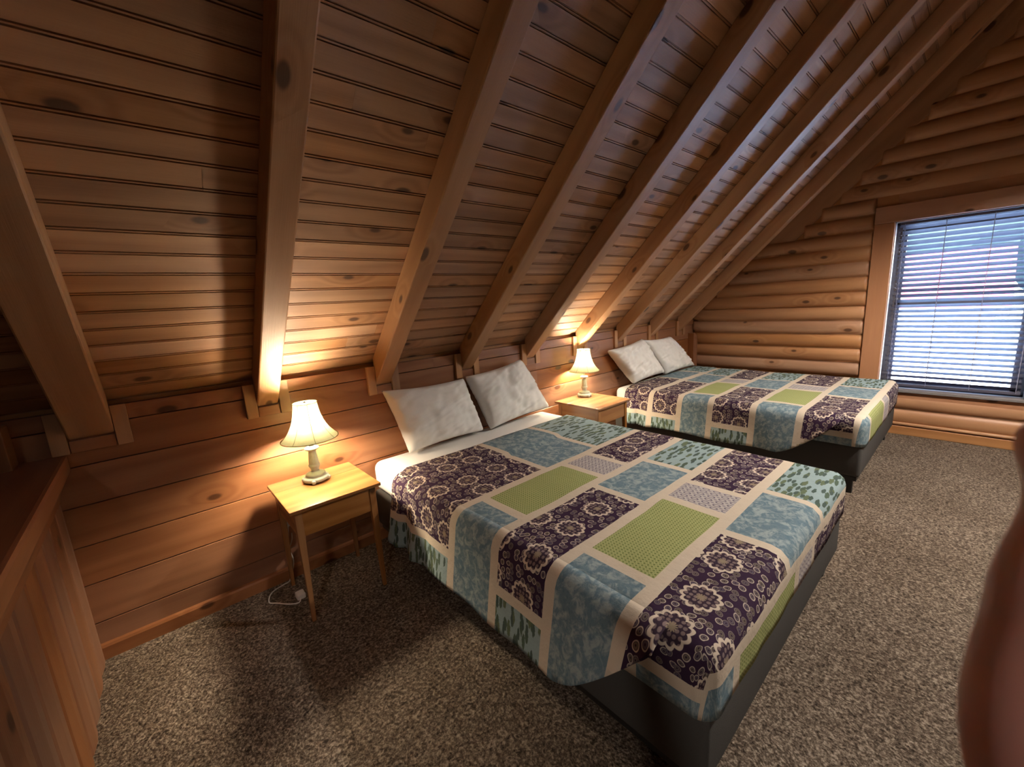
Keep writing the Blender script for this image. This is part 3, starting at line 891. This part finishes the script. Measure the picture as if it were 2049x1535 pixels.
# pillows: four 3-D corners (upper-left, upper-right, lower-right, lower-left), thickness
def pillow(c4, th, label, seed, ear=(0, 0, 0, 0)):
    UL, UR, LR, LL = [Vector(c) for c in c4]
    cen = (UL+UR+LR+LL)/4; nrm = (UR-UL).cross(LL-UL).normalized()
    if nrm.y > 0: nrm = -nrm
    n = 46; b = MB()
    def P(i, j, sg):
        a, c_ = i/n, j/n
        A, B_ = 2*a-1, 2*c_-1
        # pinch sides between the corners
        pa = a+(.5-a)*.075*(1-B_*B_)*0 ; 
        A2 = A*(1-.065*(1-B_*B_)); B2 = B_*(1-.075*(1-A*A))
        a2, c2 = (A2+1)/2, (B2+1)/2
        p = (UL*(1-a2)+UR*a2)*(1-c2)+(LL*(1-a2)+LR*a2)*c2
        e = max(0, (1-A*A))**.5*max(0, (1-B_*B_))**.5
        h = th*.5*e**.60
        wr = noise.noise(Vector((A*2.2+seed, B_*2.2, sg)))*.022*e+noise.noise(Vector((A*5+seed, B_*3+A*2, sg*3)))*.014*min(1, e*2)
        wr += .016*min(1, e*2)*(.5-abs(noise.noise(Vector((A*1.6+B_*2.4+seed, (A-B_)*.7, 15)))))**3*4
        wr += .020*abs(noise.noise(Vector((A*3+B_*6+seed, B_*1.5-A, 9))))*min(1, e*2.5)
        fr = abs(noise.noise(Vector((math.atan2(B_, A)*5, seed, 4))))*.014*(1-e)*(max(abs(A), abs(B_)))**6
        p = p+nrm*sg*(h+wr*(1 if sg > 0 else .3))+nrm*fr
        return p
    for sg in (1, -1):
        for i in range(n):
            for j in range(n):
                q = [P(i, j, sg), P(i+1, j, sg), P(i+1, j+1, sg), P(i, j+1, sg)]
                if sg > 0: q.reverse()
                b.face(q, [(t.x, t.z) for t in q], 0, True)
    # weld rim explicitly by moving base
    o = b.build('pillow', M['pillow'])
    base = cen.copy()
    return tag(o, label, 'pillow', 'white pillows')
pillow([(2.570, -.075, .930), (3.150, -.060, .905), (3.220, -.150, 0.543), (2.660, -.155, 0.543)], .19,
       'white pillow on the near bed, left one nearest the lamp', 1.3)
pillow([(3.170, -.060, .915), (3.680, -.060, .965), (3.880, -.140, 0.563), (3.275, -.165, 0.538)], .19,
       'white pillow on the near bed, right one with a pointed upper corner', 5.7)
pillow([(4.790, -.055, .900), (5.390, -.045, .945), (5.66, -.145, 0.563), (5.085, -.145, 0.543)], .17,
       'white pillow on the far bed, left one nearest the lamp', 8.1)
pillow([(5.400, -.045, .935), (5.960, -.040, .915), (6.350, -.145, 0.538), (5.690, -.145, 0.538)], .17,
       'white pillow on the far bed, right one nearest the gable wall', 12.4)

# ------------------------------------------------------------------ lamp cord with plug, outlet
def tube(pts, rad, name, mat, parent=None, n=8):
    cu = []
    P = [Vector(p) for p in pts]
    # catmull-rom
    for i in range(len(P)-1):
        p0, p1, p2, p3 = P[max(i-1, 0)], P[i], P[i+1], P[min(i+2, len(P)-1)]
        for k in range(8):
            t = k/8; cu.append(.5*((2*p1)+(-p0+p2)*t+(2*p0-5*p1+4*p2-p3)*t*t+(-p0+3*p1-3*p2+p3)*t**3))
    cu.append(P[-1]); b = MB(); rings = []
    for i, p in enumerate(cu):
        d = (cu[min(i+1, len(cu)-1)]-cu[max(i-1, 0)]).normalized(); a = d.orthogonal().normalized()
        if i: a = (rings[-1][1]-d*rings[-1][1].dot(d)).normalized()
        c_ = d.cross(a); rings.append(([p+rad*(a*math.cos(2*PI*k/n)+c_*math.sin(2*PI*k/n)) for k in range(n)], a))
    for i in range(len(rings)-1):
        for k in range(n):
            b.face([rings[i][0][k], rings[i][0][(k+1) % n], rings[i+1][0][(k+1) % n], rings[i+1][0][k]], [(0, 0)]*4, 0, True)
    return b.build(name, mat, parent)
rc = empty('power_cord', (1.97, -.2, 0), label='white power cord looping on the carpet beside the tall nightstand', cat='cord')
def off(pts): return [(x-1.97, y+.2, z) for x, y, z in pts]
tube(off([(1.998, -.026, .30), (1.99, -.03, .24), (1.985, -.028, .18), (1.995, -.03, .10), (1.965, -.035, .012), (1.93, -.045, .005), (1.885, -.06, .005), (1.856, -.09, .005), (1.842, -.145, .005), (1.870, -.18, .005), (1.915, -.235, .005), (1.950, -.255, .006), (1.965, -.225, .014)]), .0032, 'cable', M['white_plastic'], rc)
tube(off([(1.985, -.028, .18), (2.005, -.027, .22), (2.010, -.028, .26)]), .0028, 'cable', M['white_plastic'], rc)
b = MB(); b.box((-.022, -.036, .001), (.018, .012, .028), 0); b.build('adapter', M['white_plastic'], rc, bevel=.005)
b = MB(); b.box((2.000-.028, -.0065, .29), (2.000+.028, -.0005, .37), 2); b.box((2.000-.015, -.020, .30), (2.000+.015, -.0066, .335), 2)
tag(b.build('wall_outlet', M['white_plastic'], None, bevel=.002), 'small white outlet with a plug on the knee wall behind the tall nightstand', 'outlet')

# ------------------------------------------------------------------ outside the window
M['grass'] = plain('sunlit_ground', (.34, .42, .50, 1), .9, .1, 3, .3, .3)
M['redroof'] = plain('red_roof', (.32, .045, .07, 1), .7, .2)
M['whitewall'] = plain('pale_wall', (.75, .77, .80, 1), .7, .2)
M['foliage'] = plain('tree_foliage', (.020, .035, .035, 1), .8, .2, 6, .6, .7)
b = MB(); b.face([(GX+.8, -40, -2.6), (60, -40, -2.6), (60, 40, -2.6), (GX+.8, 40, -2.6)], [(0, 0)]*4)
struct(b.build('ground', M['grass'], weld=False))
r = empty('house', (24, 1.2, -2.6), label='pale house with a red roof seen through the window blind', cat='house')
b = MB(); b.box((-3, -3.8, 0), (3, 4, 3.1), 1); b.build('wall', M['whitewall'], r)
b = MB(); P = [(-3.4, 2.4), (0, 4.0), (3.4, 2.4)]
b.extrude([(-3.4, 3.05), (0, 4.9), (3.4, 3.05), (-3.4, 3.05)], -4.1, 4.3, lambda t, p, q: Vector((p, t, q))); b.build('roof', M['redroof'], r)
def tree(x, y, h, rr, label, seed):
    r = empty('tree', (x, y, -2.6), label=label, cat='tree', group='trees outside the window')
    b = MB(); b.lathe([(.22, 0), (.15, h*.5), (.06, h*.9)], 10); b.build('trunk', M['rail'], r)
    b = MB()
    n, m_ = 26, 18
    def P(i, j):
        t, f = PI*i/m_, 2*PI*j/n; d = Vector((math.sin(t)*math.cos(f), math.sin(t)*math.sin(f), math.cos(t)))
        k = rr*(1+.35*noise.noise(d*2.2+Vector((seed, 0, 0)))+.18*noise.noise(d*6+Vector((seed, 0, 0))))
        return Vector((0, 0, h*.68))+Vector((d.x*k, d.y*k, d.z*k*1.15))
    for i in range(m_):
        for j in range(n): b.face([P(i, j), P(i, j+1), P(i+1, j+1), P(i+1, j)], [(0, 0)]*4, 0, True)
    b.build('foliage', M['foliage'], r)
tree(36, 1.5, 12, 5.2, 'dark tree behind the red roofed house, on its left', 2)
tree(48, -6.5, 12, 4.8, 'dark tree behind the red roofed house, in the middle', 5)
tree(36, -14.5, 10, 3.6, 'dark tree beyond the red roofed house, on its right', 9)

# ------------------------------------------------------------------ the hand at the right edge, close to the lens
def hand():
    m_, nt, b = newmat('skin'); b.inputs['Base Color'].default_value = (.60, .29, .25, 1); b.inputs['Roughness'].default_value = .55
    b.inputs['Subsurface Weight'].default_value = .25; b.inputs['Subsurface Radius'].default_value = (.008, .003, .0015); b.inputs['Subsurface Scale'].default_value = 1
    W = lambda x, y, d: CAM+R2*x+U2*y+F*d
    px = lambda u, v, d: ((u+56-SRC_W/2)/828.567*d, -(v-SRC_H/2)/828.567*d, d)
    V = []; Ed = []; Rd = []
    def add(p, r, par=None):
        V.append(p); Rd.append(r)
        if par is not None: Ed.append((par, len(V)-1))
        return len(V)-1
    def chain(root, pts):
        k = root
        for p, r in pts: k = add(p, r, k)
        return k
    palm = add((.086, -.092, .054), .019)
    wrist = add((.100, -.130, .056), .018, palm)
    chain(wrist, [((.112, -.19, .046), .024), ((.125, -.27, .02), .031), ((.135, -.36, -.02), .035)])
    mi = add((.0625, -.062, .039), .0105, palm)
    chain(mi, [(px(2195, 1600, .033), .0102), (px(2200, 1450, .033), .0098), (px(2232, 1320, .033), .0092), (px(2238, 1200, .033), .0090),
               (px(2290, 1010, .0335), .0074), (px(2225, 880, .034), .0080), (px(2232, 820, .0342), .0058)])
    mm = add((.080, -.064, .050), .0105, palm); chain(mm, [((.090, -.036, .056), .0088), ((.096, -.010, .058), .0080), ((.094, .008, .052), .0066)])
    mr = add((.093, -.072, .060), .0100, palm); chain(mr, [((.106, -.044, .068), .0084), ((.111, -.020, .070), .0076), ((.109, -.002, .064), .0062)])
    ml = add((.103, -.084, .067), .0090, palm); chain(ml, [((.118, -.062, .078), .0074), ((.123, -.042, .080), .0066), ((.121, -.028, .076), .0054)])
    th = add((.082, -.112, .042), .0120, palm); chain(th, [((.064, -.104, .026), .0110), ((.050, -.090, .012), .0096), ((.044, -.074, .006), .0078)])
    base = W(*V[0])
    me = bpy.data.meshes.new('hand'); me.from_pydata([tuple(W(*p)-base) for p in V], Ed, []); me.materials.append(m_)
    o = bpy.data.objects.new('hand', me); C.objects.link(o); o.location = base
    md = o.modifiers.new('skin', 'SKIN'); md.use_smooth_shade = True
    for i, sv in enumerate(me.skin_vertices[0].data): sv.radius = (Rd[i], Rd[i]); sv.use_root = (i == 0)
    ms = o.modifiers.new('smooth', 'SUBSURF'); ms.levels = 2; ms.render_levels = 2
    tag(o, 'out of focus hand, one finger showing at the right edge near the lens', 'hand')
hand()
